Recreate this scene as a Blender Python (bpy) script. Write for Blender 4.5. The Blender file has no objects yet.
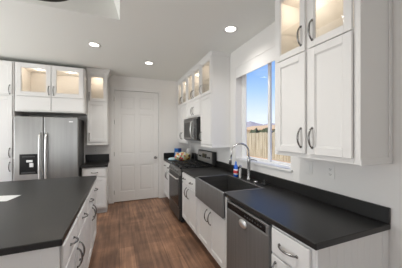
import bpy, bmesh, math, random
from mathutils import Vector, Matrix
random.seed(7)
S = bpy.context.scene
C = S.collection
PI = math.pi

# ------------------------------------------------------------------ camera, world, sun, daylight, exposure
FPX, VPX, HZ, CAMZ = 206.74, 119.48, 133.86, 1.492
cd = bpy.data.cameras.new('camera'); cam = bpy.data.objects.new('camera', cd); C.objects.link(cam)
cd.sensor_fit = 'HORIZONTAL'; cd.sensor_width = 36.0; cd.lens = FPX / 402 * 36.0
cd.shift_y = -(134 - HZ) / 402; cd.clip_start = 0.02; cd.clip_end = 3000
cam.location = (0, 0, CAMZ)
cam.rotation_euler = (PI / 2, 0, -math.atan((201 - VPX) / FPX))
S.camera = cam
S.view_settings.view_transform = 'Standard'; S.view_settings.look = 'None'
S.view_settings.exposure = 0.0; S.view_settings.gamma = 1.0; S.view_settings.use_curve_mapping = False

def lin(r, g, b):
    f = lambda c: (c / 255 / 12.92) if c <= 10.3 else ((c / 255 + 0.055) / 1.055) ** 2.4
    return (f(r), f(g), f(b), 1.0)

w = bpy.data.worlds.new('sky'); S.world = w; w.use_nodes = True
nt = w.node_tree; nt.nodes.clear()
tc = nt.nodes.new('ShaderNodeTexCoord'); sp = nt.nodes.new('ShaderNodeSeparateXYZ')
rp = nt.nodes.new('ShaderNodeValToRGB'); bg = nt.nodes.new('ShaderNodeBackground'); wo = nt.nodes.new('ShaderNodeOutputWorld')
nz = nt.nodes.new('ShaderNodeTexNoise'); mp = nt.nodes.new('ShaderNodeMapping'); cr = nt.nodes.new('ShaderNodeValToRGB'); mx = nt.nodes.new('ShaderNodeMixRGB')
nt.links.new(tc.outputs['Generated'], sp.inputs[0]); nt.links.new(sp.outputs['Z'], rp.inputs[0])
e = rp.color_ramp.elements
e[0].position = 0.0; e[0].color = lin(206, 212, 216); e[1].position = 0.62; e[1].color = lin(48, 104, 196)
for p, c in ((0.09, (196, 208, 220)), (0.2, (150, 182, 217)), (0.34, (88, 140, 210))):
    k = e.new(p); k.color = lin(*c)
mp.inputs['Scale'].default_value = (2.2, 2.2, 7.0)
nt.links.new(tc.outputs['Generated'], mp.inputs[0]); nt.links.new(mp.outputs[0], nz.inputs['Vector'])
nz.inputs['Scale'].default_value = 1.6; nz.inputs['Detail'].default_value = 5
cr.color_ramp.elements[0].position = 0.56; cr.color_ramp.elements[0].color = (0, 0, 0, 1)
cr.color_ramp.elements[1].position = 0.75; cr.color_ramp.elements[1].color = (.2, .2, .2, 1)
nt.links.new(nz.outputs['Fac'], cr.inputs[0]); nt.links.new(cr.outputs[0], mx.inputs[0])
nt.links.new(rp.outputs[0], mx.inputs[1]); mx.inputs[2].default_value = lin(240, 245, 250)
nt.links.new(mx.outputs[0], bg.inputs[0]); bg.inputs[1].default_value = 1.6
nt.links.new(bg.outputs[0], wo.inputs[0])

def lamp(name, kind, loc, energy, color=(1, 1, 1), rot=(0, 0, 0), parent=None, **kw):
    d = bpy.data.lights.new(name, kind); d.energy = energy; d.color = color
    for k, v in kw.items(): setattr(d, k, v)
    o = bpy.data.objects.new(name, d); C.objects.link(o); o.location = loc; o.rotation_euler = rot
    if parent: o.parent = parent
    return o
lamp('sun', 'SUN', (0, 0, 20), 6.0, (1, .97, .93), (math.radians(-18), math.radians(-34), 0), angle=math.radians(1))
# daylight coming in through the big windows of the dining side and of the living side
lamp('daylight_dining', 'AREA', (-3.5, 2.0, 1.35), 92, (.985, .995, .975), (0, math.radians(-148), 0), shape='RECTANGLE', size=2.1, size_y=3.0)
lamp('daylight_living', 'AREA', (-2.0, -3.4, 1.2), 26, (1, .985, .955), (math.radians(92), 0, 0), shape='RECTANGLE', size=2.6, size_y=2.1)

# ------------------------------------------------------------------ materials
def mat(name, col, rough=.5, metal=0.0, spec=.5, noise=None, bump=None, emit=None, coat=0):
    m = bpy.data.materials.new(name); m.use_nodes = True
    n = m.node_tree; b = n.nodes['Principled BSDF']
    b.inputs['Base Color'].default_value = col; b.inputs['Roughness'].default_value = rough
    b.inputs['Metallic'].default_value = metal; b.inputs['Specular IOR Level'].default_value = spec
    if coat: b.inputs['Coat Weight'].default_value = coat
    if noise:                                           # (scale xyz, second colour, contrast)
        t = n.nodes.new('ShaderNodeTexCoord'); q = n.nodes.new('ShaderNodeMapping'); x = n.nodes.new('ShaderNodeTexNoise'); r = n.nodes.new('ShaderNodeValToRGB')
        q.inputs['Scale'].default_value = noise[0]; x.inputs['Scale'].default_value = 1.0; x.inputs['Detail'].default_value = 4
        n.links.new(t.outputs['Object'], q.inputs[0]); n.links.new(q.outputs[0], x.inputs['Vector']); n.links.new(x.outputs['Fac'], r.inputs[0])
        r.color_ramp.elements[0].position = .5 - noise[2]; r.color_ramp.elements[1].position = .5 + noise[2]
        r.color_ramp.elements[0].color = col; r.color_ramp.elements[1].color = noise[1]
        n.links.new(r.outputs[0], b.inputs['Base Color'])
    if bump:                                            # (scale xyz, strength)
        t = n.nodes.new('ShaderNodeTexCoord'); q = n.nodes.new('ShaderNodeMapping'); x = n.nodes.new('ShaderNodeTexNoise'); u = n.nodes.new('ShaderNodeBump')
        q.inputs['Scale'].default_value = bump[0]; x.inputs['Scale'].default_value = 1.0; x.inputs['Detail'].default_value = 3
        n.links.new(t.outputs['Object'], q.inputs[0]); n.links.new(q.outputs[0], x.inputs['Vector']); n.links.new(x.outputs['Fac'], u.inputs['Height'])
        u.inputs['Strength'].default_value = bump[1]; u.inputs['Distance'].default_value = .002; n.links.new(u.outputs[0], b.inputs['Normal'])
    if emit:
        b.inputs['Emission Color'].default_value = emit[0]; b.inputs['Emission Strength'].default_value = emit[1]
    return m
def v4(*c): return (*c, 1.0)
WALL = mat('wall_paint', v4(.80, .785, .765), .9, spec=.2, bump=((60, 60, 60), .25))
CEIL = mat('ceiling_paint', v4(.845, .85, .815), .95, spec=.1, bump=((45, 45, 45), .3))
TRIM = mat('trim_paint', v4(.80, .79, .775), .45, spec=.4)
CAB = mat('white_cabinet_paint', v4(.80, .79, .775), .42, spec=.4)
INSIDE = mat('cabinet_interior', v4(.82, .785, .735), .6, spec=.3)
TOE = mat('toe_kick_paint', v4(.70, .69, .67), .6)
BLACK = mat('black_countertop', v4(.006, .0057, .0054), .36, spec=.5, noise=((160, 160, 160), v4(.014, .0132, .0126), .2))
STEEL = mat('brushed_stainless', v4(.19, .19, .189), .36, .5, noise=((60, 60, 1.2), v4(.24, .24, .239), .2))
FSTEEL = mat('fridge_stainless', v4(.30, .297, .29), .32, .9, noise=((14, 14, .5), v4(.38, .376, .368), .25))
DSTEEL = mat('dark_stainless', v4(.20, .197, .192), .34, .9, noise=((2, 50, 50), v4(.25, .247, .24), .2))
CHROME = mat('polished_chrome', v4(.50, .50, .495), .24, .9)
NICKEL = mat('satin_nickel', v4(.27, .265, .26), .26, 1.0)
WSTEEL = mat('bright_steel', v4(.86, .86, .85), .3, .85)
GLOSSK = mat('gloss_black', v4(.008, .008, .009), .2, spec=.35)
MATK = mat('matte_black', v4(.014, .014, .014), .55)
DGREY = mat('dark_grey_plastic', v4(.05, .05, .05), .4)
GRAPH = mat('graphite_side', v4(.13, .128, .125), .45, .3)
WHITEP = mat('white_plastic', v4(.80, .79, .77), .35)
SLOT = mat('socket_slot', v4(.10, .10, .10), .6)
BRONZE = mat('dark_bronze', v4(.035, .032, .027), .45, .5)
DISPL = mat('display_glass', v4(.02, .025, .03), .15)
PAPER = mat('paper', v4(.85, .85, .84), .7)
BLUE = mat('blue_liquid_plastic', v4(.02, .13, .62), .25)
BLUEL = mat('light_blue_cap', v4(.06, .25, .72), .35)
NAVY = mat('navy_card', v4(.015, .035, .16), .4)
RED = mat('red_label', v4(.62, .05, .06), .4)
TEAL = mat('pale_blue_film', v4(.35, .60, .74), .35, noise=((30, 30, 30), v4(.62, .75, .78), .15))
VINYL = mat('window_vinyl', v4(.84, .84, .84), .4)
GRATE = mat('cast_iron', v4(.010, .010, .010), .6)
GLOWM = mat('lamp_lens', v4(1, 1, 1), .5, emit=((1, .93, .82, 1), 6.0))
PUCKM = mat('puck_lens', v4(1, 1, 1), .5, emit=((1, .88, .70, 1), 5.0))
PICKET = mat('weathered_pickets', lin(206, 196, 166), .9, noise=((1, 9, .5), lin(140, 126, 98), .14))
ROOFT = mat('tan_roof_tiles', lin(186, 156, 116), .9)
STUCCO = mat('cream_stucco', lin(222, 208, 176), .9)
SHRUB = mat('dark_shrub_leaves', lin(52, 60, 34), .9, noise=((3, 3, 3), lin(84, 88, 54), .2))
SAND = mat('sandy_soil', lin(206, 176, 140), 1.0, noise=((.4, .4, .4), lin(184, 154, 120), .2))
ROCK = mat('hazy_mountain', lin(146, 142, 146), 1.0, noise=((.02, .02, .02), lin(166, 158, 156), .2))

def glass(name, tint=(1, 1, 1), refl=.04):
    m = bpy.data.materials.new(name); m.use_nodes = True; n = m.node_tree; n.nodes.clear()
    o = n.nodes.new('ShaderNodeOutputMaterial'); a = n.nodes.new('ShaderNodeBsdfTransparent'); g = n.nodes.new('ShaderNodeBsdfGlossy'); f = n.nodes.new('ShaderNodeFresnel'); x = n.nodes.new('ShaderNodeMixShader')
    a.inputs[0].default_value = (*tint, 1); g.inputs['Roughness'].default_value = .03
    lw = n.nodes.new('ShaderNodeLayerWeight'); lw.inputs[0].default_value = .5; pw = n.nodes.new('ShaderNodeMath'); pw.operation = 'POWER'; pw.inputs[1].default_value = 5.0
    sc = n.nodes.new('ShaderNodeMath'); sc.operation = 'MULTIPLY_ADD'; sc.inputs[1].default_value = .8; sc.inputs[2].default_value = refl; n.nodes.remove(f)
    n.links.new(lw.outputs['Facing'], pw.inputs[0]); n.links.new(pw.outputs[0], sc.inputs[0])
    n.links.new(sc.outputs[0], x.inputs[0]); n.links.new(a.outputs[0], x.inputs[1]); n.links.new(g.outputs[0], x.inputs[2]); n.links.new(x.outputs[0], o.inputs[0])
    return m
PANE = glass('clear_pane', (.97, .97, .96), .03)
WPANE = glass('window_glass', (.99, .99, .99), .02)

def floor_mat():
    m = bpy.data.materials.new('brown_plank_floor'); m.use_nodes = True; n = m.node_tree; b = n.nodes['Principled BSDF']
    t = n.nodes.new('ShaderNodeTexCoord'); q = n.nodes.new('ShaderNodeMapping'); br = n.nodes.new('ShaderNodeTexBrick')
    q.inputs['Rotation'].default_value = (0, 0, PI / 2); n.links.new(t.outputs['Object'], q.inputs[0]); n.links.new(q.outputs[0], br.inputs['Vector'])
    br.inputs['Scale'].default_value = 1; br.inputs['Brick Width'].default_value = 1.22; br.inputs['Row Height'].default_value = .18
    br.inputs['Mortar Size'].default_value = .0016; br.inputs['Bias'].default_value = 0.0; br.offset = .37
    br.inputs['Color1'].default_value = lin(148, 114, 92); br.inputs['Color2'].default_value = lin(120, 91, 73); br.inputs['Mortar'].default_value = lin(78, 57, 45)
    q2 = n.nodes.new('ShaderNodeMapping'); q2.inputs['Scale'].default_value = (26, 1.6, 1); x = n.nodes.new('ShaderNodeTexNoise'); x.inputs['Scale'].default_value = 1; x.inputs['Detail'].default_value = 6; x.inputs['Distortion'].default_value = .6
    n.links.new(t.outputs['Object'], q2.inputs[0]); n.links.new(q2.outputs[0], x.inputs['Vector'])
    r = n.nodes.new('ShaderNodeValToRGB'); r.color_ramp.elements[0].position = .3; r.color_ramp.elements[0].color = (.60, .585, .575, 1); r.color_ramp.elements[1].position = .72; r.color_ramp.elements[1].color = (1.30, 1.28, 1.25, 1)
    n.links.new(x.outputs['Fac'], r.inputs[0])
    y = n.nodes.new('ShaderNodeTexNoise'); y.inputs['Scale'].default_value = 3.2; y.inputs['Detail'].default_value = 3; n.links.new(t.outputs['Object'], y.inputs['Vector'])
    r2 = n.nodes.new('ShaderNodeValToRGB'); r2.color_ramp.elements[0].position = .35; r2.color_ramp.elements[0].color = (.72, .70, .70, 1); r2.color_ramp.elements[1].position = .65; r2.color_ramp.elements[1].color = (1.28, 1.26, 1.23, 1)
    n.links.new(y.outputs['Fac'], r2.inputs[0])
    a = n.nodes.new('ShaderNodeMixRGB'); a.blend_type = 'MULTIPLY'; a.inputs[0].default_value = 1; n.links.new(br.outputs['Color'], a.inputs[1]); n.links.new(r.outputs[0], a.inputs[2])
    a2 = n.nodes.new('ShaderNodeMixRGB'); a2.blend_type = 'MULTIPLY'; a2.inputs[0].default_value = 1; n.links.new(a.outputs[0], a2.inputs[1]); n.links.new(r2.outputs[0], a2.inputs[2])
    n.links.new(a2.outputs[0], b.inputs['Base Color']); b.inputs['Roughness'].default_value = .42; b.inputs['Specular IOR Level'].default_value = .4
    u = n.nodes.new('ShaderNodeBump'); u.inputs['Strength'].default_value = .15; u.inputs['Distance'].default_value = .002; n.links.new(x.outputs['Fac'], u.inputs['Height']); n.links.new(u.outputs[0], b.inputs['Normal'])
    return m
FLOOR = floor_mat()

def snack_mat():
    m = bpy.data.materials.new('printed_snack_film'); m.use_nodes = True; n = m.node_tree; b = n.nodes['Principled BSDF']
    t = n.nodes.new('ShaderNodeTexCoord'); x = n.nodes.new('ShaderNodeTexVoronoi'); x.inputs['Scale'].default_value = 27
    n.links.new(t.outputs['Object'], x.inputs['Vector']); s = n.nodes.new('ShaderNodeSeparateColor'); n.links.new(x.outputs['Color'], s.inputs[0])
    r = n.nodes.new('ShaderNodeValToRGB'); r.color_ramp.interpolation = 'CONSTANT'; el = r.color_ramp.elements
    el[0].position = 0; el[0].color = lin(226, 214, 150); el[1].position = .25; el[1].color = lin(214, 62, 84)
    for p, c in ((.45, (236, 232, 222)), (.65, (222, 168, 60)), (.82, (120, 160, 110)), (.92, (60, 50, 60))): k = el.new(p); k.color = lin(*c)
    n.links.new(s.outputs[0], r.inputs[0]); n.links.new(r.outputs[0], b.inputs['Base Color']); b.inputs['Roughness'].default_value = .3
    return m
SNACK = snack_mat()

# ------------------------------------------------------------------ mesh helpers
class MB:
    def __init__(s): s.bm = bmesh.new()
    def box(s, x0, x1, y0, y1, z0, z1, bev=0.0, seg=1):
        t = bmesh.new(); xs = sorted((x0, x1)); ys = sorted((y0, y1)); zs = sorted((z0, z1))
        v = [t.verts.new((x, y, z)) for x in xs for y in ys for z in zs]
        for f in ((0, 1, 3, 2), (4, 6, 7, 5), (0, 4, 5, 1), (2, 3, 7, 6), (0, 2, 6, 4), (1, 5, 7, 3)): t.faces.new([v[i] for i in f])
        if bev > 0:
            bev = min(bev, .45 * min(xs[1] - xs[0], ys[1] - ys[0], zs[1] - zs[0]))
            bmesh.ops.bevel(t, geom=t.edges[:], offset=bev, segments=seg, profile=.5, affect='EDGES')
        s.merge(t); return s
    def merge(s, t):
        me = bpy.data.meshes.new('tmp'); t.to_mesh(me); t.free(); s.bm.from_mesh(me); bpy.data.meshes.remove(me)
    def prism(s, pts, z0, z1, axis='z'):                 # polygon extruded along an axis
        f3 = {'z': lambda a, b, c: (a, b, c), 'y': lambda a, b, c: (a, c, b), 'x': lambda a, b, c: (c, a, b)}[axis]
        lo = [s.bm.verts.new(f3(a, b, z0)) for a, b in pts]; hi = [s.bm.verts.new(f3(a, b, z1)) for a, b in pts]; n = len(pts)
        s.bm.faces.new(lo); s.bm.faces.new(hi[::-1])
        for i in range(n): s.bm.faces.new((lo[i], hi[i], hi[(i + 1) % n], lo[(i + 1) % n]))
        return s
    def tube(s, pts, rad, n=10, sx=1.0, sy=1.0, up=Vector((0, 0, 1))):
        pts = [Vector(p) for p in pts]; rad = rad if hasattr(rad, '__len__') else [rad] * len(pts); rings = []
        u0 = None
        for i, p in enumerate(pts):
            d = (pts[min(i + 1, len(pts) - 1)] - pts[max(i - 1, 0)]).normalized()
            if u0 is None:
                a = up if abs(d.dot(up)) < .95 else Vector((1, 0, 0)); u0 = (a - d * a.dot(d)).normalized()
            else: u0 = (u0 - d * u0.dot(d)).normalized()
            v0 = d.cross(u0)
            rings.append([s.bm.verts.new(p + (u0 * math.cos(2 * PI * k / n) * sx + v0 * math.sin(2 * PI * k / n) * sy) * rad[i]) for k in range(n)])
        for a, b in zip(rings, rings[1:]):
            for k in range(n): s.bm.faces.new((a[k], a[(k + 1) % n], b[(k + 1) % n], b[k]))
        s.bm.faces.new(rings[0][::-1]); s.bm.faces.new(rings[-1]); return s
    def lathe(s, prof, c, n=24, axis='z'):               # prof: (radius, height) from the centre line out and back
        f3 = {'z': lambda a, b, h: (c[0] + a, c[1] + b, c[2] + h), 'x': lambda a, b, h: (c[0] + h, c[1] + a, c[2] + b), 'y': lambda a, b, h: (c[0] + a, c[1] + h, c[2] + b)}[axis]
        rings = [[s.bm.verts.new(f3(max(r, 1e-4) * math.cos(2 * PI * k / n), max(r, 1e-4) * math.sin(2 * PI * k / n), h)) for k in range(n)] for r, h in prof]
        for a, b in zip(rings, rings[1:]):
            for k in range(n): s.bm.faces.new((a[k], a[(k + 1) % n], b[(k + 1) % n], b[k]))
        s.bm.faces.new(rings[0][::-1]); s.bm.faces.new(rings[-1]); return s
    def sweep(s, path, prof, side=1):                    # plan path with mitred corners; prof: closed list of (offset outward, z)
        P = [Vector(p) for p in path]; rings = []
        for i, p in enumerate(P):
            d0 = (P[i] - P[i - 1]).normalized() if i else None; d1 = (P[i + 1] - P[i]).normalized() if i < len(P) - 1 else None
            n0 = Vector((d0.y, -d0.x)) * side if d0 else None; n1 = Vector((d1.y, -d1.x)) * side if d1 else None
            if n0 is None: m = n1
            elif n1 is None: m = n0
            else:
                m = (n0 + n1).normalized(); m = m / max(m.dot(n0), .2)
            rings.append([s.bm.verts.new((p.x + m.x * o, p.y + m.y * o, z)) for o, z in prof])
        n = len(prof)
        for a, b in zip(rings, rings[1:]):
            for k in range(n): s.bm.faces.new((a[k], a[(k + 1) % n], b[(k + 1) % n], b[k]))
        s.bm.faces.new(rings[0]); s.bm.faces.new(rings[-1][::-1]); return s
    def build(s, name, m, parent=None, smooth=False):
        bmesh.ops.recalc_face_normals(s.bm, faces=s.bm.faces[:])
        me = bpy.data.meshes.new(name); s.bm.to_mesh(me); s.bm.free()
        root = parent
        while root is not None and root.parent is not None: root = root.parent
        o = bpy.data.objects.new(name, me); C.objects.link(o); me.materials.append(m)
        if root is not None: me.transform(Matrix.Translation(-root.location))
        if parent is not None: o.parent = parent
        if smooth: me.polygons.foreach_set('use_smooth', [True] * len(me.polygons)); me.update()
        return o
def thing(name, label, cat, loc=(0, 0, 0), group=None):
    o = bpy.data.objects.new(name, None); C.objects.link(o); o.location = loc; o.empty_display_size = .1
    o['label'] = label; o['category'] = cat
    if group: o['group'] = group
    return o
def tag(o, label, cat, group=None):
    o['label'] = label; o['category'] = cat
    if group: o['group'] = group
    return o
def struct(name, mb, m, parent=None):
    o = mb.build(name, m, parent)
    if parent is None: o['kind'] = 'structure'
    return o

# ------------------------------------------------------------------ the room shell
WX, FY, LX, BY, H = 1.623, 4.833, -3.6, -3.5, 2.754
WT = .17
struct('floor', MB().box(LX, WX, BY, FY + .3, -.06, 0), FLOOR)
# ceiling with a raised tray whose sides slope
cm = MB(); bm = cm.bm
tx0, tx1, ty0, ty1, tin, th = -2.35, .004, -1.4, 2.462, .11, .30
def quad(*p): bm.faces.new([bm.verts.new(q) for q in p])
def rect(x0, x1, y0, y1, z): quad((x0, y0, z), (x1, y0, z), (x1, y1, z), (x0, y1, z))
rect(LX, WX + WT, ty1, FY + .3, H); rect(LX, WX + WT, BY, ty0, H); rect(LX, tx0, ty0, ty1, H); rect(tx1, WX + WT, ty0, ty1, H)
o4 = [(tx0, ty0), (tx1, ty0), (tx1, ty1), (tx0, ty1)]; i4 = [(tx0 + tin, ty0 + tin), (tx1 - tin, ty0 + tin), (tx1 - tin, ty1 - tin), (tx0 + tin, ty1 - tin)]
for i in range(4):
    j = (i + 1) % 4; quad((*o4[i], H), (*o4[j], H), (*i4[j], H + th), (*i4[i], H + th))
rect(i4[0][0], i4[2][0], i4[0][1], i4[2][1], H + th)
rect(LX, WX + WT, BY, FY + .3, H + th + .12)
struct('ceiling', cm, CEIL)
# right wall with the window opening
wy0, wy1, wz0, wz1 = 1.625, 2.70, 1.125, 2.48
struct('wall_right', MB().box(WX, WX + WT, BY, wy0, 0, H).box(WX, WX + WT, wy1, FY + .3, 0, H).box(WX, WX + WT, wy0, wy1, 0, wz0).box(WX, WX + WT, wy0, wy1, wz1, H), WALL)
# far wall with the door opening
dx0, dx1, dz = -.112, .845, 2.443
struct('wall_far', MB().box(LX, dx0, FY, FY + .12, 0, H).box(dx1, WX, FY, FY + .12, 0, H).box(dx0, dx1, FY, FY + .12, dz, H).box(dx0, dx1, FY + .1, FY + .12, 0, dz), WALL)
struct('wall_left', MB().box(LX - .12, LX, BY, .4, 0, H).box(LX - .12, LX, 3.6, FY + .3, 0, H).box(LX - .12, LX, .4, 3.6, 0, .25).box(LX - .12, LX, .4, 3.6, 2.4, H), WALL)
struct('wall_back', MB().box(LX, -3.3, BY - .12, BY, 0, H).box(-.7, WX, BY - .12, BY, 0, H).box(-3.3, -.7, BY - .12, BY, 2.3, H).box(-3.3, -.7, BY - .12, BY, 0, .1), WALL)

# window: recessed slider with sill
wf = MB(); X0, X1 = 1.728, 1.775
wf.box(X0, X1, wy0, wy0 + .055, wz0, wz1, .004).box(X0, X1, wy1 - .055, wy1, wz0, wz1, .004).box(X0, X1, wy0 + .055, wy1 - .055, wz0, wz0 + .018, .004).box(X0, X1, wy0 + .055, wy1 - .055, wz1 - .045, wz1, .004)
win = struct('window_1', wf, VINYL)
def sash(y0, y1, xa):
    z0, z1, t = wz0 + .018, wz1 - .045, .042
    m = MB().box(xa, xa + .02, y0, y0 + t, z0, z1, .003).box(xa, xa + .02, y1 - t, y1, z0, z1, .003).box(xa, xa + .02, y0 + t, y1 - t, z0, z0 + .022, .003).box(xa, xa + .02, y0 + t, y1 - t, z1 - t * .8, z1, .003)
    s = m.build('window_sash', VINYL, win)
    MB().box(xa + .008, xa + .012, y0 + t, y1 - t, z0 + .022, z1 - t * .8).build('window_pane', WPANE, s)
sash(2.07, wy1 - .055, 1.735); sash(wy0 + .055, 2.125, 1.756)
MB().box(1.727, 1.736, 2.09, 2.105, 1.66, 1.74, .003).build('window_latch', WHITEP, win)
struct('trim_1', MB().box(WX - .024, 1.728, wy0 + .001, wy1 - .001, wz0 + .0, wz0 + .006, .002).box(WX - .024, WX - .0005, wy0 - .03, wy1 + .03, wz0 - .020, wz0 + .006, .004), TRIM)
r = thing('window_shade', 'white roller shade valance rolled up at the top of the kitchen window', 'window shade', (1.64, 2.16, 2.4))
MB().box(WX + .001, WX + .013, wy0 + .002, wy1 - .002, 2.318, wz1 - .001, .003).build('valance', TRIM, r)
MB().tube([(1.668, wy0 + .01, 2.44), (1.668, wy1 - .01, 2.44)], .028, 16).build('roller', TRIM, r, True)

# far door: six raised panels, casing, hinges, knob
dY = FY + .012
dm = MB()
cols = [(dx0 + .004, .115), (None, None)]
xa, xb = dx0 + .005, dx1 - .005
sw = .118; midw = .10; half = (xb - xa - 2 * sw - midw) / 2
cols = [(xa + sw, xa + sw + half), (xb - sw - half, xb - sw)]
rows = [(.23, .80), (1.05, 1.925), (2.03, 2.30)]
zt = dz - .006
dm.box(xa, xb, dY + .012, dY + .036, .012, zt)
dm.box(xa, xa + sw, dY, dY + .013, .012, zt, .003).box(xb - sw, xb, dY, dY + .013, .012, zt, .003).box(xa + sw + half, xb - sw - half, dY, dY + .013, .012, zt, .003)
zz = [.012] + [q for r in rows for q in r] + [zt]
for k in range(0, len(zz), 2):
    for (a, b) in cols: dm.box(a, b, dY, dY + .013, zz[k], zz[k + 1], .003)
for (a, b) in cols:
    for (c, d) in rows: dm.box(a + .03, b - .03, dY + .003, dY + .014, c + .03, d - .03, .006)
door = struct('door_1', dm, TRIM)
MB().lathe([(.0, 0), (.032, 0), (.032, -.006), (.012, -.012), (.011, -.03), (.024, -.038), (.03, -.052), (.026, -.066), (.0, -.07)], (.772, dY, .945), 20, 'y').build('door_knob', NICKEL, door, True)
for hz in (.22, 1.05, 1.75, 2.25): MB().box(xa - .004, xa + .006, dY - .006, dY + .004, hz - .045, hz + .045, .002).build('hinge', NICKEL, door)
cw = .06
tprof = [(0, 0), (cw, 0), (cw, -.012), (cw * .75, -.018), (cw * .2, -.014), (0, -.01)]
struct('trim_2', MB().box(dx0 - cw, dx0 + .003, FY - .016, FY + .012, 0, dz + cw, .004).box(dx1 - .003, dx1 + cw, FY - .016, FY + .012, 0, dz + cw, .004).box(dx0 + .003, dx1 - .003, FY - .016, FY + .012, dz - .003, dz + cw, .004), TRIM)
struct('baseboard_far', MB().box(-.213, dx0 - cw, FY - .014, FY, 0, .09, .003).box(dx1 + cw, .99, FY - .014, FY, 0, .09, .003), TRIM)
struct('baseboard_right', MB().box(WX - .014, WX, BY, .80, 0, .09, .003), TRIM)

# ------------------------------------------------------------------ outside the window
struct('ground', MB().box(2.0, 900, -300, 900, -.75, -.30), SAND)
fr = thing('wooden_fence', 'weathered tan wooden picket fence seen through the kitchen window', 'fence', (10, 14, -.3))
fm = MB(); y = 4.0
while y < 27:
    h = 1.60 + random.uniform(-.03, .03); x = 10 + random.uniform(-.006, .006)
    fm.prism([(y, -.28), (y + .135, -.28), (y + .135, h - .05), (y + .10, h), (y + .035, h), (y, h - .05)], x, x + .02, 'x'); y += .152
fm.build('picket_panel', PICKET, fr)
for rz in (.1, 1.1): MB().box(10.03, 10.07, 4, 27, rz, rz + .09).build('rail', PICKET, fr)
for k in range(10): MB().box(10.07, 10.16, 4 + 2.45 * k, 4.09 + 2.45 * k, -.3, 1.35).build('post', PICKET, fr)
def house(label, x, y0, y1, d, ze, zr):
    r = thing('house', label, 'house', (x, (y0 + y1) / 2, -.3), 'houses beyond the fence')
    MB().box(x, x + d, y0, y1, -.3, ze).build('wall', STUCCO, r)
    MB().prism([(x - .6, ze), (x + d + .6, ze), (x + d / 2, zr)], y0 - .6, y1 + .6, 'y').build('roof', ROOFT, r)
    for k in range(3):
        yy = y0 + (k + .5) * (y1 - y0) / 3
        f = MB().box(x - .06, x, yy - .7, yy + .7, .8, 2.1).build('window', VINYL, r)
        MB().box(x - .08, x - .06, yy - .6, yy + .6, .9, 2.0).build('pane', DISPL, f)
house('long low house with tan roof and cream walls, behind the wooden fence', 31, 33, 50, 10, 2.5, 3.75)
house('low house with tan roof showing beyond the window mullion', 34, 17, 29, 9, 2.4, 3.5)
def shrub(label, x, y, r):
    t = bmesh.new(); bmesh.ops.create_icosphere(t, subdivisions=3, radius=1)
    for v in t.verts:
        k = 1 + random.uniform(-.16, .16); v.co = Vector((v.co.x * r * k, v.co.y * r * 1.25 * k, max(v.co.z, -.8) * (r + .72) * k))
    m = MB(); m.merge(t); bmesh.ops.translate(m.bm, verts=m.bm.verts[:], vec=(x, y, .55))
    tag(m.build('shrub', SHRUB), label, 'shrub', 'shrubs beyond the fence')
shrub('dark green shrub standing above the fence top, the one in mid window', 27, 37.0, 1.35)
shrub('dark green shrub above the fence top beside the mid window one', 27, 33.4, 1.25)
shrub('small dark shrub above the fence top close to the window mullion', 27, 30.0, 1.1)
mm = MB(); n = 60; prev = None
for k in range(n + 1):
    a = math.radians(-5 + 100 * k / n); R = 700
    hgt = 40 + 4 * math.sin(k * .9) + 3 * math.sin(k * 2.3 + 1) + random.uniform(-2, 2)
    p = (R * math.cos(a), R * math.sin(a))
    ring = [mm.bm.verts.new((p[0], p[1], -5)), mm.bm.verts.new((p[0] * 1.08, p[1] * 1.08, hgt)), mm.bm.verts.new((p[0] * 1.25, p[1] * 1.25, -5))]
    if prev:
        for q in range(2): mm.bm.faces.new((prev[q], prev[q + 1], ring[q + 1], ring[q]))
    prev = ring
struct('mountains', mm, ROCK)

# ------------------------------------------------------------------ cabinet kit
class Frame:                                              # a along the face, b out of the face, z up
    def __init__(s, kind, face): s.k, s.f = kind, face
    def p(s, a, b, z): return {'R': (s.f - b, a, z), 'I': (s.f + b, a, z), 'B': (a, s.f - b, z)}[s.k]
    def box(s, mb, a0, a1, b0, b1, z0, z1, bev=0.0):
        p, q = s.p(a0, b0, z0), s.p(a1, b1, z1); return mb.box(p[0], q[0], p[1], q[1], p[2], q[2], bev)
def handle(F, a, b, z, parent, vertical=True, L=.142, label=None):
    mb = MB(); pts = []; rad = []; n = 14
    for i in range(n + 1):
        t = i / n; s = (t - .5) * L; o = b + .004 + .030 * math.sin(PI * t) ** .62
        pts.append(F.p(a, o, z + s) if vertical else F.p(a + s, o, z)); rad.append(.0052 + .0022 * math.sin(PI * t))
    mb.tube(pts, rad, 8, 1.0, 1.0)
    for s in (-L / 2, L / 2):
        q = F.p(a, b + .0, z + s) if vertical else F.p(a + s, b, z); r = F.p(a, b + .007, z + s) if vertical else F.p(a + s, b + .007, z)
        mb.tube([q, r], [.010, .0075], 10)
    o = mb.build('handle', NICKEL, parent, True)
    return o
def shaker(F, a0, a1, z0, z1, parent, name='door', rail=.058, t=.02, m=None, pane=False, b=0.0):
    mb = MB(); bv = .0022; m = m or CAB
    F.box(mb, a0, a0 + rail, b, b + t, z0, z1, bv); F.box(mb, a1 - rail, a1, b, b + t, z0, z1, bv)
    F.box(mb, a0 + rail, a1 - rail, b, b + t, z0, z0 + rail, bv); F.box(mb, a0 + rail, a1 - rail, b, b + t, z1 - rail, z1, bv)
    i = rail; k = .007
    for (c0, c1, y0, y1) in ((a0 + i, a0 + i + k, z0 + i, z1 - i), (a1 - i - k, a1 - i, z0 + i, z1 - i), (a0 + i, a1 - i, z0 + i, z0 + i + k), (a0 + i, a1 - i, z1 - i - k, z1 - i)):
        F.box(mb, c0, c1, b + .004, b + t - .006, y0, y1, .0015)
    if not pane: F.box(mb, a0 + rail - .004, a1 - rail + .004, b + .002, b + t - .010, z0 + rail - .004, z1 - rail + .004)
    d = mb.build(name, m, parent)
    if pane:
        g = MB(); F.box(g, a0 + rail + .001, a1 - rail - .001, b + .006, b + .010, z0 + rail + .001, z1 - rail - .001); g.build('pane', PANE, d)
    return d
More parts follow.
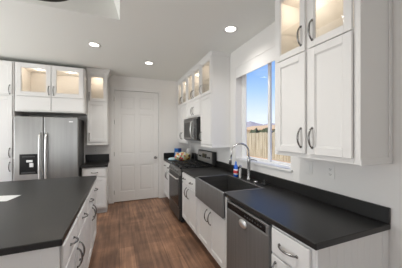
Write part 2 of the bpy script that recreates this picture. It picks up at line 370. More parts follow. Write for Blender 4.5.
def slab(F, a0, a1, z0, z1, parent, name='drawer', b=0.0):
    mb = MB(); F.box(mb, a0, a1, b, b + .02, z0, z1, .004); return mb.build(name, CAB, parent)
def hollow(F, a0, a1, dep, z0, z1, parent, splits=(), mids=(), rails=(), stile=.036, name='body', inner=None):
    """open fronted carcass with face frame; splits: full depth decks, mids: frame stiles (a, z0, z1), rails: frame rails (z0, z1)"""
    mb = MB(); t = .018
    F.box(mb, a0, a0 + t, -dep, -.019, z0, z1); F.box(mb, a1 - t, a1, -dep, -.019, z0, z1)
    F.box(mb, a0 + t, a1 - t, -dep, -.019, z0, z0 + t); F.box(mb, a0 + t, a1 - t, -dep, -.019, z1 - t, z1)
    for s in splits: F.box(mb, a0 + t, a1 - t, -dep, -.019, s, s + t)
    F.box(mb, a0, a0 + stile, -.019, 0, z0, z1, .0015); F.box(mb, a1 - stile, a1, -.019, 0, z0, z1, .0015)
    for (r0, r1) in rails: F.box(mb, a0 + stile, a1 - stile, -.019, 0, r0, r1, .0015)
    for (c, m0, m1) in mids: F.box(mb, c - stile / 2, c + stile / 2, -.019, -.0005, m0, m1, .0015)
    o = mb.build(name, CAB, parent)
    return o
def liner(F, a0, a1, dep, z0, z1, parent, shelf=None):    # the maple coloured inside of a glazed compartment
    mb = MB(); t = .018; k = .003
    F.box(mb, a0 + t, a1 - t, -dep + .006, -dep + .012, z0, z1)
    F.box(mb, a0 + t, a0 + t + k, -dep + .012, -.022, z0, z1); F.box(mb, a1 - t - k, a1 - t, -dep + .012, -.022, z0, z1)
    F.box(mb, a0 + t, a1 - t, -dep + .012, -.022, z0, z0 + k); F.box(mb, a0 + t, a1 - t, -dep + .012, -.022, z1 - k, z1)
    mb.build('lining', INSIDE, parent)
    if shelf:
        s = MB(); F.box(s, a0 + t + k, a1 - t - k, -dep + .02, -.05, shelf, shelf + .008, .002); s.build('shelf', PANE, parent)
def puck(F, a, b, z, parent, e):
    p = F.p(a, b, z); e *= .5; MB().lathe([(0, 0), (.034, 0), (.036, -.008), (.03, -.012), (0, -.012)], p, 16).build('puck_light', PUCKM, parent, True)
    r = parent.location
    lamp('puck_lamp', 'POINT', (p[0] - r.x, p[1] - r.y, p[2] - r.z - .05), e, (1, .87, .74), parent=parent, shadow_soft_size=.03)
CROWN = [(-.0, -.105), (.008, -.105), (.010, -.085), (.020, -.070), (.026, -.045), (.044, -.026), (.050, -.012), (.058, -.010), (.058, -.0005), (-.0, -.0005)]
SLIM = [(0, -.05), (.008, -.05), (.012, -.030), (.020, -.016), (.022, -.0005), (0, -.0005)]
def crown(path, side, parent, prof=SLIM, ztop=H): MB().sweep(path, [(o, ztop + z) for o, z in prof], side).build('crown', CAB, parent)
SZ = 2.116                                               # height of the joint between glazed and lower doors
GZ1 = 2.655                                              # top of the glazed doors

# ------------------------------------------------------------------ island
IX = -.315; IY = [1.372, 1.827, 2.282, 2.737, 3.192]
FI = Frame('I', IX)
isl = ['white island cabinet at the near corner, below the front edge of the black island top',
       'second white island cabinet from the near corner, next after the corner one',
       'third white island cabinet from the near corner, towards the refrigerator end',
       'white island cabinet at the refrigerator end of the island']
for k in range(4):
    a0, a1 = IY[k], IY[k + 1]
    r = thing('island_cabinet', isl[k], 'cabinet', (IX - .5, (a0 + a1) / 2, 0), 'cabinets under the island top')
    mb = MB(); FI.box(mb, a0, a1, -1.02, 0, .10, .876); mb.build('body', CAB, r)
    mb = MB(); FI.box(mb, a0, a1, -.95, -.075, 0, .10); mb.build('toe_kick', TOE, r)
    g = .018
    d = slab(FI, a0 + g, a1 - g, .705, .852, r); handle(FI, (a0 + a1) / 2, .02, .778, d, False, .10)
    d = shaker(FI, a0 + g, a1 - g, .125, .690, r, rail=.06); handle(FI, (a1 - .05) if k % 2 == 0 else (a0 + .05), .02, .565, d)
    if k == 0:
        mb = MB(); mb.box(IX - 1.0, IX - .02, a0 - .012, a0, .11, .876, .002).box(IX - .08, IX + .004, a0 - .022, a0 - .012, .10, .876, .003); mb.build('end_panel', CAB, r)
MBt = MB().box(-1.42, -.294, 1.335, 3.212, .876, .914, .004)
tag(MBt.build('island_countertop', BLACK), 'long matte black countertop of the kitchen island', 'countertop')
pm = MB(); q = [(-.862, 2.440), (-.900, 2.262), (-1.106, 2.306), (-1.068, 2.484)]
q = [Vector((x, y, 0)) for x, y in q]; bmv = [pm.bm.verts.new((v.x, v.y, .9142)) for v in q]; bmt = [pm.bm.verts.new((v.x, v.y, .9152)) for v in q]
pm.bm.faces.new(bmv[::-1]); pm.bm.faces.new(bmt)
for i in range(4): pm.bm.faces.new((bmv[i], bmv[(i + 1) % 4], bmt[(i + 1) % 4], bmt[i]))
tag(pm.build('paper_sheet', PAPER), 'sheet of white paper lying on the black island top', 'paper')

# ------------------------------------------------------------------ refrigerator wall
fx0, fx1, fy, fz = -1.545, -.668, 4.10, 1.772
r = thing('refrigerator', 'stainless steel side by side refrigerator with a water dispenser behind the island', 'refrigerator', ((fx0 + fx1) / 2, 4.5, 0))
MB().box(fx0 + .006, fx1 - .006, fy + .075, 4.79, .02, fz - .012, .004).build('body', GRAPH, r)
MB().box(fx0 + .02, fx1 - .02, fy + .05, fy + .12, 0, .07).build('base_grille', DGREY, r)
seam = -1.158
for a, b in ((fx0, seam - .003), (seam + .003, fx1)):
    d = MB().box(a, b, fy, fy + .07, .075, fz, .010, 2).build('door', FSTEEL, r)
    hx = seam - .042 if a == fx0 else seam + .042
    pts = [(hx, fy - .002, .62)] + [(hx, fy - .048 - .010 * math.sin(PI * t / 10), .66 + .80 * t / 10) for t in range(11)] + [(hx, fy - .002, 1.50)]
    MB().tube(pts, .021, 12, 1.0, .75).build('handle', WSTEEL, d, True)
    if a == fx0:
        w_ = MB().box(-1.475, -1.240, fy - .004, fy + .003, .842, 1.166, .003).build('water_dispenser', GLOSSK, d)
        MB().box(-1.385, -1.300, fy - .012, fy - .003, 1.035, 1.072, .004).box(-1.345, -1.290, fy - .012, fy - .003, .955, 1.022, .004).build('dispenser_paddle', WSTEEL, d)
        MB().box(-1.45, -1.265, fy - .007, fy - .003, .858, .880, .002).build('drip_tray', DGREY, d)
        MB().box(-1.44, -1.275, fy - .006, fy - .003, 1.115, 1.135, .001).build('dispenser_display', DGREY, d)
    else:
        MB().box(-.80, -.742, fy - .003, fy + .001, 1.690, 1.706, .001).build('badge', WSTEEL, d)
for x in (fx0 + .05, fx1 - .05): MB().box(x - .03, x + .03, fy + .02, fy + .13, fz - .012, fz + .012, .004).build('hinge_cover', GRAPH, r)

FB = Frame('B', 4.235)
dep = FY - 4.235 - .002
# tall cupboard at the picture's edge
r = thing('pantry_cabinet', 'tall white pantry cupboard standing at the side of the refrigerator', 'cabinet', (-2.0, 4.5, 0))
a0, a1 = -2.42, -1.59
mb = MB(); FB.box(mb, a0, a1, -dep, 0, .10, 2.668); mb.build('body', CAB, r)
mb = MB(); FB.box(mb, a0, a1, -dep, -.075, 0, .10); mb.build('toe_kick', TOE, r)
mid = (a0 + a1) / 2
for c0, c1, hx in ((a0 + .02, mid - .005, a0 + .06), (mid + .005, a1 - .02, a1 - .05)):
    d = shaker(FB, c0, c1, SZ + .012, GZ1, r); handle(FB, hx, .02, 2.205, d)
    d = shaker(FB, c0, c1, 1.11, SZ - .012, r); handle(FB, hx, .02, 1.19, d)
    d = shaker(FB, c0, c1, .13, 1.09, r); handle(FB, hx, .02, .965, d)
# cabinet over the refrigerator
a0, a1 = -1.582, -.585
r = thing('glazed_wall_cabinet', 'white glass door cabinet mounted over the refrigerator', 'cabinet', ((a0 + a1) / 2, 4.5, 1.862))
mid = (a0 + a1) / 2
hollow(FB, a0, a1, dep, 1.862, 2.668, r, (SZ - .012,), ((mid, 1.862, 2.668),), ((1.862, 1.885), (SZ - .012, SZ + .012), (GZ1 - .02, 2.668)))
liner(FB, a0, a1, dep, SZ + .008, 2.65, r)
for c0, c1, hx in ((a0 + .018, mid - .004, mid - .035), (mid + .004, a1 - .018, mid + .035)):
    d = shaker(FB, c0, c1, SZ + .006, GZ1, r, pane=True, rail=.066); handle(FB, hx, .02, SZ + .11, d)
    d = slab(FB, c0, c1, 1.882, SZ - .006, r, 'flap')
    puck(FB, (c0 + c1) / 2, -.26, 2.646, r, 2.6)
# narrow stacked cabinet above the small counter
FS = Frame('B', 4.505); dep2 = FY - 4.505 - .002
a0, a1 = -.583, -.222
r = thing('stacked_wall_cabinet', 'narrow white wall cabinet with lit glass top above the small counter by the door', 'cabinet', ((a0 + a1) / 2, 4.65, 1.29))
hollow(FS, a0, a1, dep2, 1.292, 2.70, r, (SZ - .012,), (), ((1.292, 1.335), (SZ - .012, SZ + .012), (GZ1 - .02, 2.70)), .03)
liner(FS, a0, a1, dep2, SZ + .008, 2.68, r)
d = shaker(FS, a0 + .014, a1 - .014, SZ + .008, GZ1, r, pane=True, rail=.055); handle(FS, a0 + .042, .02, SZ + .10, d)
d = shaker(FS, a0 + .014, a1 - .014, 1.335, SZ - .008, r, rail=.055); handle(FS, a0 + .042, .02, 1.43, d)
puck(FS, (a0 + a1) / 2, -.17, 2.676, r, 1.6)
mb = MB(); FS.box(mb, a0 + .0, a1 + .004, -.315, .012, 1.275, 1.292, .002); mb.build('light_rail', CAB, r)
mb = MB(); FS.box(mb, a0, a1, -dep2, -.0, 2.70, H - .001); mb.build('top_filler', CAB, r)
crown([(a0, 4.505), (a1, 4.505), (a1, FY - .003)], 1, r, CROWN)
# small base cabinet and its counter
a0, a1 = -.630, -.222; FBB = Frame('B', 4.262); depb = FY - 4.262 - .002
r = thing('base_cabinet', 'small white base cabinet between the refrigerator and the door', 'cabinet', ((a0 + a1) / 2, 4.55, 0))
mb = MB(); FBB.box(mb, a0, a1, -depb, 0, .10, .876); mb.build('body', CAB, r)
mb = MB(); FBB.box(mb, a0, a1, -depb, -.07, 0, .10); mb.build('toe_kick', TOE, r)
d = slab(FBB, a0 + .018, a1 - .018, .705, .852, r); handle(FBB, (a0 + a1) / 2, .02, .78, d, False, .10)
d = shaker(FBB, a0 + .018, a1 - .018, .13, .69, r); handle(FBB, a0 + .05, .02, .60, d)
r = thing('countertop', 'short black countertop with backsplash on the small base cabinet by the door', 'countertop', (-.43, 4.5, .876))
MB().box(-.652, -.205, 4.225, FY - .002, .876, .914, .004).build('slab', BLACK, r)
MB().box(-.652, -.205, FY - .022, FY - .002, .914, 1.065, .003).build('backsplash', BLACK, r)

# ------------------------------------------------------------------ right hand run: base cabinets
FR = Frame('R', .985); depr = WX - .985 - .002
YN, Y1, Y2, Y2b, Y3, Y4, Y5 = .812, 1.152, 1.772, 1.80, 2.60, 3.318, 4.082
def base(name, label, a0, a1, grp='white base cabinets along the window wall', top=.876):
    r = thing(name, label, 'cabinet', (1.3, (a0 + a1) / 2, 0), grp)
    mb = MB(); FR.box(mb, a0, a1, -depr, 0, .10, top)
    mb.build('body', CAB, r)
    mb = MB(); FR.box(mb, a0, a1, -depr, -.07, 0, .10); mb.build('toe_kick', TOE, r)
    return r
r = base('drawer_base_cabinet', 'white base cabinet beside the dishwasher, at the free end of the counter', YN, Y1)
d = slab(FR, YN + .022, Y1 - .014, .690, .855, r); handle(FR, .99, .02, .772, d, False)
d = shaker(FR, YN + .022, Y1 - .014, .125, .674, r); handle(FR, Y1 - .055, .02, .565, d)
mb = MB(); n = 9                                         # beaded end panel with corner trims
for k in range(n):
    xa_, xb_ = 1.02 + (1.56 - 1.02) * k / n, 1.02 + (1.56 - 1.02) * (k + 1) / n
    mb.box(xa_ + .0004, xb_ - .0004, YN - .010, YN, .105, .876, .0014)
mb.box(.984, 1.02, YN - .014, YN, .0, .876, .003).box(1.56, 1.6205, YN - .014, YN, 0, .876, .003).box(1.02, 1.56, YN - .014, YN, .0, .105, .003)
mb.build('end_panel', CAB, r)
# sink base: carcass lower under the farmhouse sink
r = base('sink_base_cabinet', 'white base cabinet with two doors under the apron sink', Y2b, Y3, top=.654)
mb = MB(); FR.box(mb, Y2, Y2b, -depr, .018, 0, .876, .002); FR.box(mb, Y3 - .0, Y3 + .02, -depr, .0, .10, .876); mb.build('side_panel', CAB, r)
mid = (Y2b + Y3) / 2
for c0, c1, hy in ((Y2b + .012, mid - .004, mid - .05), (mid + .004, Y3 - .012, mid + .05)):
    d = shaker(FR, c0, c1, .125, .640, r); handle(FR, hy, .02, .525, d)
r = base('drawer_base_cabinet', 'white base cabinet between the apron sink and the black range', Y3 + .02, Y4 - .004)
mid = 3.01
for c0, c1, hy in ((Y3 + .035, mid - .004, mid - .045), (mid + .004, Y4 - .018, mid + .05)):
    d = slab(FR, c0, c1, .705, .855, r); handle(FR, (c0 + c1) / 2, .02, .78, d, False, .09)
    d = shaker(FR, c0, c1, .125, .690, r, rail=.05); handle(FR, hy, .02, .585, d)
r = base('drawer_base_cabinet', 'white base cabinet in the corner past the black range', Y5 + .004, FY - .003)
mid = (Y5 + FY) / 2
for c0, c1, hy in ((Y5 + .02, mid - .004, mid - .045), (mid + .004, FY - .03, mid + .045)):
    d = slab(FR, c0, c1, .705, .855, r); handle(FR, (c0 + c1) / 2, .02, .78, d, False, .10)
    d = shaker(FR, c0, c1, .125, .690, r, rail=.05); handle(FR, hy, .02, .585, d)
# counters
CX, SX1 = .960, 1.440
r = thing('countertop', 'long black countertop with backsplash running under the window', 'countertop', (1.3, 2.0, .876))
MB().box(CX, WX - .001, .788, Y2b, .876, .914, .004).box(SX1, WX - .001, Y2b - .003, Y3 + .003, .876, .914, .0).box(CX, WX - .001, Y3, Y4, .876, .914, .004).build('slab', BLACK, r)
MB().box(WX - .022, WX - .001, .788, Y4, .914, 1.016, .003).build('backsplash', BLACK, r)
r = thing('countertop', 'short black countertop with backsplash in the corner past the range', 'countertop', (1.3, 4.45, .876))
MB().box(CX, WX - .001, Y5, FY - .002, .876, .914, .004).build('slab', BLACK, r)
MB().box(WX - .022, WX - .001, Y5, FY - .002, .914, 1.045, .003).box(CX + .002, WX - .022, FY - .022, FY - .002, .914, 1.045, .003).build('backsplash', BLACK, r)
# farmhouse sink
r = thing('apron_sink', 'grey stainless apron front sink set in the black counter under the window', 'sink', (1.2, 2.2, .655))
ax, y0, y1, zt = .938, Y2b + .004, Y3 - .004, .917
MB().box(ax, ax + .028, y0, y1, .657, zt, .010, 2).build('apron', STEEL, r)
ib = MB(); t = .012
ib.box(ax + .028, SX1 - .002, y0, y0 + .02, .66, zt, .003).box(ax + .028, SX1 - .002, y1 - .02, y1, .66, zt, .003).box(SX1 - .022, SX1 - .002, y0 + .02, y1 - .02, .66, zt, .003).box(ax + .028, SX1 - .022, y0 + .02, y1 - .02, .66, .675)
ib.build('basin', DSTEEL, r)
MB().lathe([(0, .002), (.055, .002), (.058, .008), (.045, .006), (.03, .004), (0, .004)], (1.20, 2.14, .675), 24).build('drain', CHROME, r, True)
# faucet
fxx, fyy = 1.515, 2.20
r = thing('kitchen_faucet', 'tall chrome gooseneck faucet standing behind the apron sink', 'faucet', (fxx, fyy, .914))
MB().lathe([(0, 0), (.03, 0), (.03, .006), (.024, .014), (.021, .03), (.019, .20), (.022, .21), (.022, .27), (.016, .285), (0, .285)], (fxx, fyy, .9148), 20).build('base', CHROME, r, True)
pts = [(fxx, fyy, 1.18), (fxx, fyy, 1.262)]
for i in range(1, 15):
    a = PI * i / 14 * 1.06; k = (1 - math.cos(a)) / 2
    pts.append((fxx - .225 * k, fyy + .045 * k, 1.262 + .108 * math.sin(a)))
pts.append((1.282, 2.248, 1.19))
MB().tube(pts, .0105, 12).build('spout', CHROME, r, True)
MB().tube([(1.284, 2.247, 1.205), (1.281, 2.248, 1.18), (1.274, 2.250, 1.115)], [.0135, .0165, .0185], 14).build('spray_head', CHROME, r, True)
MB().tube([(fxx, fyy, 1.165), (fxx + .004, fyy - .045, 1.172), (fxx + .008, fyy - .09, 1.176), (fxx + .010, fyy - .15, 1.170)], [.012, .009, .0075, .006], 12).build('lever', CHROME, r, True)
r = thing('soap_dispenser', 'short chrome soap pump between the blue bottle and the faucet', 'soap dispenser', (1.475, 2.335, .914))
MB().lathe([(0, 0), (.024, 0), (.024, .006), (.019, .012), (.017, .11), (.011, .12), (.010, .15), (.015, .152), (.015, .168), (0, .168)], (1.475, 2.335, .9148), 18).build('base', CHROME, r, True)
MB().tube([(1.475, 2.335, 1.070), (1.468, 2.320, 1.078), (1.445, 2.262, 1.074), (1.441, 2.252, 1.058)], [.009, .009, .008, .008], 10).build('nozzle', CHROME, r, True)
tag(MB().lathe([(0, 0), (.027, 0), (.027, .005), (.02, .012), (0, .013)], (1.525, 2.065, .9148), 20).build('sink_hole_cover', CHROME, None, True), 'small chrome disc on the black counter next to the faucet', 'cover')
bm_ = MB().lathe([(0, .004), (.03, .0), (.042, .0), (.045, .008), (.034, .012), (.012, .014), (.010, .032), (.016, .036), (.014, .044), (0, .045)], (1.555, 1.945, .9150), 20)
tag(bm_.build('sink_stopper', MATK, None, True), 'small round black sink stopper lying on the counter below the window', 'stopper')
r = thing('soap_bottle', 'blue dish soap bottle with red and white label behind the sink', 'bottle', (1.475, 2.445, .914))
def oval(prof, c, sx, sy, n=20):
    m = MB().lathe(prof, (0, 0, 0), n)
    for v in m.bm.verts: v.co = Vector((v.co.x * sx + c[0], v.co.y * sy + c[1], v.co.z + c[2]))
    return m
oval([(0, 0), (.034, 0), (.038, .006), (.038, .06), (.034, .10), (.036, .13), (.026, .152), (.013, .165), (.012, .172), (0, .172)], (1.475, 2.445, .9148), .7, 1.0).build('body', BLUE, r, True)
oval([(0, 0), (.014, 0), (.015, .012), (.008, .022), (.007, .034), (0, .035)], (1.475, 2.445, 1.086), 1, 1).build('cap', BLUEL, r, True)
lb = oval([(.0385, .028), (.0395, .03), (.0395, .095), (.036, .098)], (1.475, 2.445, .9148), .72, 1.02).build('wrap', WHITEP, r, True)
oval([(.0405, .045), (.0412, .047), (.040, .082), (.0385, .084)], (1.475, 2.445, .9148), .72, 1.02).build('label', RED, lb, True)

# dishwasher
FD = Frame('R', .978)
r = thing('dishwasher', 'stainless steel dishwasher under the black counter next to the sink', 'dishwasher', (1.3, (Y1 + Y2) / 2, 0))
a0, a1 = Y1 + .006, Y2 - .006
mb = MB(); FD.box(mb, a0 + .005, a1 - .005, -.60, -.03, .02, .868); mb.build('body', DGREY, r)
mb = MB(); FD.box(mb, a0 + .005, a1 - .005, -.10, -.06, 0, .11); mb.build('toe_kick', MATK, r)
mb = MB(); FD.box(mb, a0, a1, -.03, .018, .115, .782, .004); FD.box(mb, a0, a0 + .035, -.03, .018, .782, .842, .003); FD.box(mb, a1 - .012, a1, -.03, .018, .782, .842, .003); FD.box(mb, a0, a1, -.03, .016, .840, .856, .003)
d = mb.build('door', STEEL, r)
mb = MB(); FD.box(mb, a0 + .036, a1 - .013, -.028, .012, .783, .839, .003); cp = mb.build('control_panel', GLOSSK, r)
for k in range(7):
    mb = MB(); yk = a0 + .085 + k * .034; FD.box(mb, yk, yk + .018, .012, .0145, .806, .816, .001); mb.build('button', DGREY, cp)
mb = MB(); F_ = FD.p(1.50, .019, .775)
for v in range(1):
    m2 = MB().lathe([(0, .0), (.052, .0), (.056, -.006), (.048, -.014), (.0, -.016)], (0, 0, 0), 24, 'x')
    for q in m2.bm.verts: q.co = Vector((q.co.x + FD.p(0, .018, 0)[0], q.co.y + 1.475, q.co.z * (.62 if q.co.z > 0 else .62) + .742))
    m2.build('pocket_handle', WSTEEL, d, True)

# range
r = thing('range', 'black and stainless freestanding range between two white base cabinets', 'stove', (1.27, (Y4 + Y5) / 2, 0))
ra, rb = Y4 + .003, Y5 - .003
MB().box(.955, 1.60, ra, rb, .02, .905, .003).build('body', MATK, r)
MB().box(.935, 1.605, ra, rb, .905, .922, .004).build('cooktop', GLOSSK, r)
for (bx, by, br) in ((1.10, ra + .19, .05), (1.10, rb - .19, .042), (1.40, ra + .19, .040), (1.40, rb - .19, .05)):
    MB().lathe([(0, 0), (br, 0), (br * .95, .010), (br * .6, .016), (0, .016)], (bx, by, .9222), 24).build('burner', GRATE, r, True)
for g0, g1 in ((ra + .03, (ra + rb) / 2 - .006), ((ra + rb) / 2 + .006, rb - .03)):
    m = MB(); c_ = (g0 + g1) / 2
    for y_ in (g0, g1 - .012): m.box(.975, 1.52, y_, y_ + .012, .938, .952, .002)
    for x_ in (.975, 1.245, 1.508): m.box(x_, x_ + .012, g0 + .012, g1 - .012, .938, .952, .002)
    m.box(.987, 1.508, c_ - .006, c_ + .006, .939, .953, .002)
    for x_ in (1.10, 1.40): m.box(x_ - .006, x_ + .006, g0 + .012, g1 - .012, .939, .953, .002)
    for x_ in (.975, 1.508):
        for y_ in (g0, g1 - .012): m.box(x_, x_ + .012, y_, y_ + .012, .922, .939)
    m.build('grate', GRATE, r)
MB().prism([(.955, .795), (.925, .80), (.918, .83), (.945, .905), (.955, .905)], ra, rb, 'y').build('control_fascia', DSTEEL, r)
for k in range(5):
    yk = ra + .10 + k * (rb - ra - .20) / 4
    m2 = MB().lathe([(0, 0), (.022, 0), (.020, -.026), (.016, -.03), (0, -.03)], (0, 0, 0), 18, 'x')
    m2.bm.transform(Matrix.Translation((.933, yk, .860)) @ Matrix.Rotation(math.radians(-18), 4, 'Y')); m2.build('knob', STEEL, r, True)
ODS = mat('black_stainless', v4(.07, .07, .07), .32, .7)
od = MB().box(.922, .955, ra + .004, rb - .004, .235, .790, .005).build('oven_door', ODS, r)
MB().box(.918, .923, ra + .05, rb - .05, .27, .68, .003).build('oven_window', GLOSSK, od)
MB().tube([(.924, ra + .06, .735), (.892, ra + .063, .735), (.885, ra + .085, .735), (.885, rb - .085, .735), (.892, rb - .063, .735), (.924, rb - .06, .735)], .012, 12).build('handle', WSTEEL, od, True)
MB().box(.925, .955, ra + .004, rb - .004, .045, .228, .005).build('storage_drawer', ODS, r)
bgd = MB().box(1.548, 1.605, ra, rb, .915, 1.165, .003).build('backguard', MATK, r)
MB().prism([(1.548, .945), (1.530, .955), (1.536, 1.145), (1.548, 1.158)], ra + .05, rb - .01, 'y').build('control_panel', mat('satin_steel_panel', v4(.40, .397, .39), .4, .6), bgd)
MB().box(1.526, 1.534, 3.60, 3.80, 1.03, 1.11, .002).build('display', DISPL, bgd)
for yk in (3.46, 3.53, 3.90, 3.97):
    MB().lathe([(0, 0), (.018, 0), (.016, -.016), (0, -.018)], (1.534, yk, 1.05), 14, 'x').build('dial', MATK, bgd, True)

# things standing on the corner counter past the range
r = thing('snack_box', 'deep blue upright box against the corner backsplash past the range', 'box', (1.26, 4.66, .914))
MB().box(1.185, 1.335, 4.63, 4.70, .915, 1.155, .003).build('carton', mat('blue_card', v4(.03, .16, .50), .4), r)
MB().box(1.262, 1.337, 4.626, 4.702, 1.085, 1.157, .002).build('lid', NAVY, r)
MB().box(1.195, 1.262, 4.627, 4.631, .95, 1.075, .001).build('label', WHITEP, r)
def blob(name, label, cat, c, s, m, seed, rot=0, sq=.75, lumps=.16):
    rnd = random.Random(seed); t = bmesh.new(); bmesh.ops.create_icosphere(t, subdivisions=4, radius=1)
    ph = [(rnd.uniform(2, 6), rnd.uniform(0, 6), Vector((rnd.uniform(-1, 1), rnd.uniform(-1, 1), rnd.uniform(-1, 1)))) for _ in range(7)]
    for v in t.verts:
        k = 1 + lumps * sum(abs(math.sin(f * v.co.dot(d) + p)) - .5 for f, p, d in ph) / 3
        x, y, z = [(abs(q) ** sq) * (1 if q > 0 else -1) for q in v.co]
        v.co = Vector((x * s[0] * k, y * s[1] * k, max(z * k, -1) * s[2] if z < 0 else z * k * s[2]))
    lo = min(v.co.z for v in t.verts)
    for v in t.verts: v.co.z -= lo
    t.transform(Matrix.Translation(c) @ Matrix.Rotation(rot, 4, 'Z'))
    mb = MB(); mb.merge(t); return tag(mb.build(name, m, None, True), label, cat)
blob('snack_bag', 'crumpled snack bag printed red, yellow and white on the corner counter', 'bag', (1.285, 4.33, .9145), (.16, .09, .085), SNACK, 3, .2)
blob('snack_pouch', 'pale blue pouch lying at the front of the corner counter', 'bag', (1.075, 4.42, .9145), (.085, .07, .03), TEAL, 5, .5)
blob('white_bag', 'white rounded bag standing between the snack bag and the range backguard', 'bag', (1.50, 4.56, .9145), (.055, .065, .125), WHITEP, 8, 0, .7, .1)
r = thing('pepper_mill', 'slim black mill standing in front of the white rounded bag', 'mill', (1.515, 4.20, .914))
MB().lathe([(0, 0), (.026, 0), (.027, .02), (.02, .06), (.018, .10), (.023, .13), (0, .131)], (1.515, 4.20, .9142), 16).build('body', MATK, r, True)
MB().lathe([(0, 0), (.022, 0), (.024, .02), (.012, .035), (0, .037)], (1.515, 4.20, 1.046), 16).build('knob', DGREY, r, True)

# ------------------------------------------------------------------ right hand run: wall cabinets
FU = Frame('R', 1.312); depu = WX - 1.312 - .002
def upper(label, a0, a1, bottom, halves, group=None, glassdoors=2, e=1.5, stile=.036, low=True, overlay=.014, gap=.03, far_handle=False, name='stacked_wall_cabinet'):
    r = thing(name, label, 'cabinet', (1.46, (a0 + a1) / 2, bottom), group)
    mid = (a0 + a1) / 2
    hollow(FU, a0, a1, depu, bottom, 2.70, r, (SZ - .01,), ((mid, bottom, 2.70),) if halves else (), ((bottom, bottom + .045), (SZ - .02, SZ + .02), (GZ1 - .02, 2.70)), stile)
    liner(FU, a0, a1, depu, SZ + .009, 2.68, r, 2.40)
    mb = MB(); FU.box(mb, a0, a1, -depu, 0, 2.70, H - .001); mb.build('top_filler', CAB, r)
    sp_ = [(a0 + overlay, mid - gap / 2, mid - gap / 2 - .035), (mid + gap / 2, a1 - overlay, mid + gap / 2 + .035)] if halves else [(a0 + overlay, a1 - overlay, (a1 - overlay - .035) if far_handle else (a0 + overlay + .035))]
    for c0, c1, hy in sp_:
        d = shaker(FU, c0, c1, SZ + .0035, 2.694, r, pane=True, rail=.047); handle(FU, hy, .02, SZ + .125, d)
        d = shaker(FU, c0, c1, bottom + .035, SZ - .0035, r, rail=.055 if bottom < 1.6 else .05); handle(FU, hy, .02, bottom + .155 if bottom < 1.6 else bottom + .13, d)
    for c0, c1, hy in sp_: puck(FU, (c0 + c1) / 2, -.15, 2.676, r, e)
    return r
g = 'stacked wall cabinets along the window wall'
r = upper('white stacked wall cabinet hanging at the free end of the counter, nearer than the window', .785, 1.50, 1.308, True, g, overlay=.036, gap=.03, e=1.5)
mb = MB(); mb.box(1.312, WX - .002, .777, .785, 1.304, 1.345, .002).box(1.585, WX - .002, .778, .785, 1.345, H - .11, .002).box(1.306, 1.345, .779, .785, 1.345, H - .11, .002); mb.build('side_trim', CAB, r)
crown([(WX - .002, .785), (1.312, .785), (1.312, 1.50), (WX - .002, 1.50)], -1, r)
rC = upper('white stacked wall cabinet between the microwave and the window', 2.865, 3.316, 1.292, False, g, far_handle=True, e=1.1)
crown([(WX - .002, 2.865), (1.312, 2.865), (1.312, 3.316)], -1, rC)
MB().sweep([(WX - .002, 2.865), (1.312, 2.865), (1.312, 3.316)], [(0, 1.280), (.010, 1.280), (.010, 1.298), (.004, 1.306), (0, 1.306)], -1).build('light_rail', CAB, rC)
rB = upper('white stacked wall cabinet directly above the microwave', 3.320, 4.080, 1.792, True, g, gap=.012, e=1.2)
crown([(1.312, 3.320), (1.312, 4.080)], -1, rB)
rA = upper('white stacked wall cabinet in the corner past the microwave', 4.084, FY - .003, 1.292, True, g, gap=.012, e=1.2)
crown([(1.312, 4.084), (1.312, FY - .003)], -1, rA)

# microwave
r = thing('microwave', 'stainless over the range microwave under the wall cabinet', 'microwave', (1.4, 3.7, 1.372))
MB().box(1.255, WX - .003, 3.323, 4.077, 1.372, 1.790, .004).build('body', MATK, r)
d = MB().box(1.228, 1.255, 3.50, 4.077, 1.385, 1.755, .004).build('door', DSTEEL, r)
MB().box(1.224, 1.230, 3.60, 4.03, 1.43, 1.71, .003).build('window', GLOSSK, d)
MB().tube([(1.230, 3.535, 1.42), (1.200, 3.535, 1.44), (1.188, 3.535, 1.57), (1.200, 3.535, 1.70), (1.230, 3.535, 1.72)], .013, 10).build('handle', WSTEEL, d, True)
cp = MB().box(1.230, 1.255, 3.323, 3.497, 1.385, 1.755, .003).build('control_panel', GLOSSK, r)
MB().box(1.227, 1.231, 3.345, 3.475, 1.67, 1.73, .002).build('display', DISPL, cp)
for i in range(3):
    for j in range(4): MB().box(1.2275, 1.231, 3.352 + i * .042, 3.384 + i * .042, 1.44 + j * .052, 1.478 + j * .052, .002).build('button', DGREY, cp)
MB().box(1.232, 1.255, 3.323, 4.077, 1.757, 1.788, .003).build('vent_grille', DSTEEL, r)

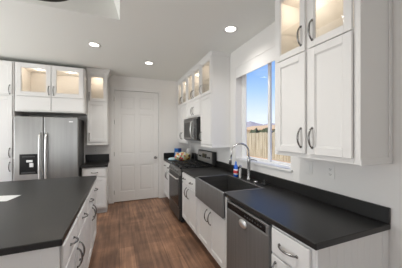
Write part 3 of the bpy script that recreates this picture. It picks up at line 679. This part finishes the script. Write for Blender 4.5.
# ------------------------------------------------------------------ outlets
def outlet(label, F, a, z, w_, kinds):
    r = thing('wall_outlet', label, 'outlet', F.p(a, 0, z), 'wall outlets')
    mb = MB(); F.box(mb, a - w_ / 2, a + w_ / 2, .0005, .006, z - .058, z + .058, .002); mb.build('plate', WHITEP, r)
    for c, kd in kinds:
        if kd == 'duplex':
            for dzz in (-.021, .021):
                mb = MB(); F.box(mb, a + c - .017, a + c + .017, .006, .008, z + dzz - .015, z + dzz + .015, .001); s = mb.build('socket', WHITEP, r)
                mb = MB(); F.box(mb, a + c - .009, a + c - .006, .0075, .0085, z + dzz - .005, z + dzz + .006); F.box(mb, a + c + .006, a + c + .009, .0075, .0085, z + dzz - .005, z + dzz + .006); F.box(mb, a + c - .003, a + c + .003, .0075, .0085, z + dzz - .011, z + dzz - .006); mb.build('slot', SLOT, s)
        else:
            mb = MB(); F.box(mb, a + c - .016, a + c + .016, .006, .010, z - .033, z + .033, .002); mb.build('rocker', WHITEP, r)
FW = Frame('R', WX); FWB = Frame('B', FY)
outlet('white wall switch plate under the near wall cabinet, closer to the window', FW, 1.405, 1.185, .072, [(0, 'rocker')])
outlet('white duplex outlet under the near wall cabinet, further from the window', FW, 1.195, 1.18, .072, [(0, 'duplex')])
outlet('white double outlet plate on the wall above the small counter by the door', FWB, -.44, 1.165, .117, [(-.023, 'duplex'), (.023, 'rocker')])

# ------------------------------------------------------------------ ceiling lights
for (x, y, lab, lw) in ((-.335, 3.271, 'round recessed ceiling light in front of the refrigerator', 44), (.489, 3.765, 'round recessed ceiling light in front of the white door', 52), (1.243, 2.184, 'round recessed ceiling light above the apron sink', 26), (.36, 1.45, 'unseen recessed light added over the aisle next to the island to brighten it', 70)):  # aisle light is added out of view to brighten island face and base cabinets
    r = thing('recessed_ceiling_light', lab, 'ceiling light', (x, y, H), 'recessed ceiling lights')
    MB().lathe([(.062, -.001), (.088, -.001), (.090, -.004), (.084, -.009), (.066, -.006), (.062, -.004)], (x, y, H), 32).build('trim_ring', WHITEP, r, True)
    MB().lathe([(0, -.001), (.061, -.001), (.061, -.004), (0, -.005)], (x, y, H), 32).build('lens', GLOWM, r)
    lamp('downlight', 'SPOT', (0, 0, -.02), lw, (1, .965, .91), (0, 0, 0), parent=r, spot_size=math.radians(150), spot_blend=1.0, shadow_soft_size=.06)
DX, DY = -.62, 1.770
r = thing('drum_ceiling_light', 'dark round light fixture hanging in the raised ceiling tray', 'ceiling light', (DX, DY, H + th))
MB().lathe([(0, 0), (.07, 0), (.07, -.02), (.05, -.03), (0, -.03)], (DX, DY, H + th), 24).build('canopy', BRONZE, r, True)
MB().tube([(DX, DY, H + th - .02), (DX, DY, 2.77)], .012, 10).build('rod', BRONZE, r, True)
MB().lathe([(0, 2.785), (.31, 2.785), (.335, 2.775), (.340, 2.62), (.325, 2.604), (.0, 2.602)], (DX, DY, 0), 48).build('drum', BRONZE, r)
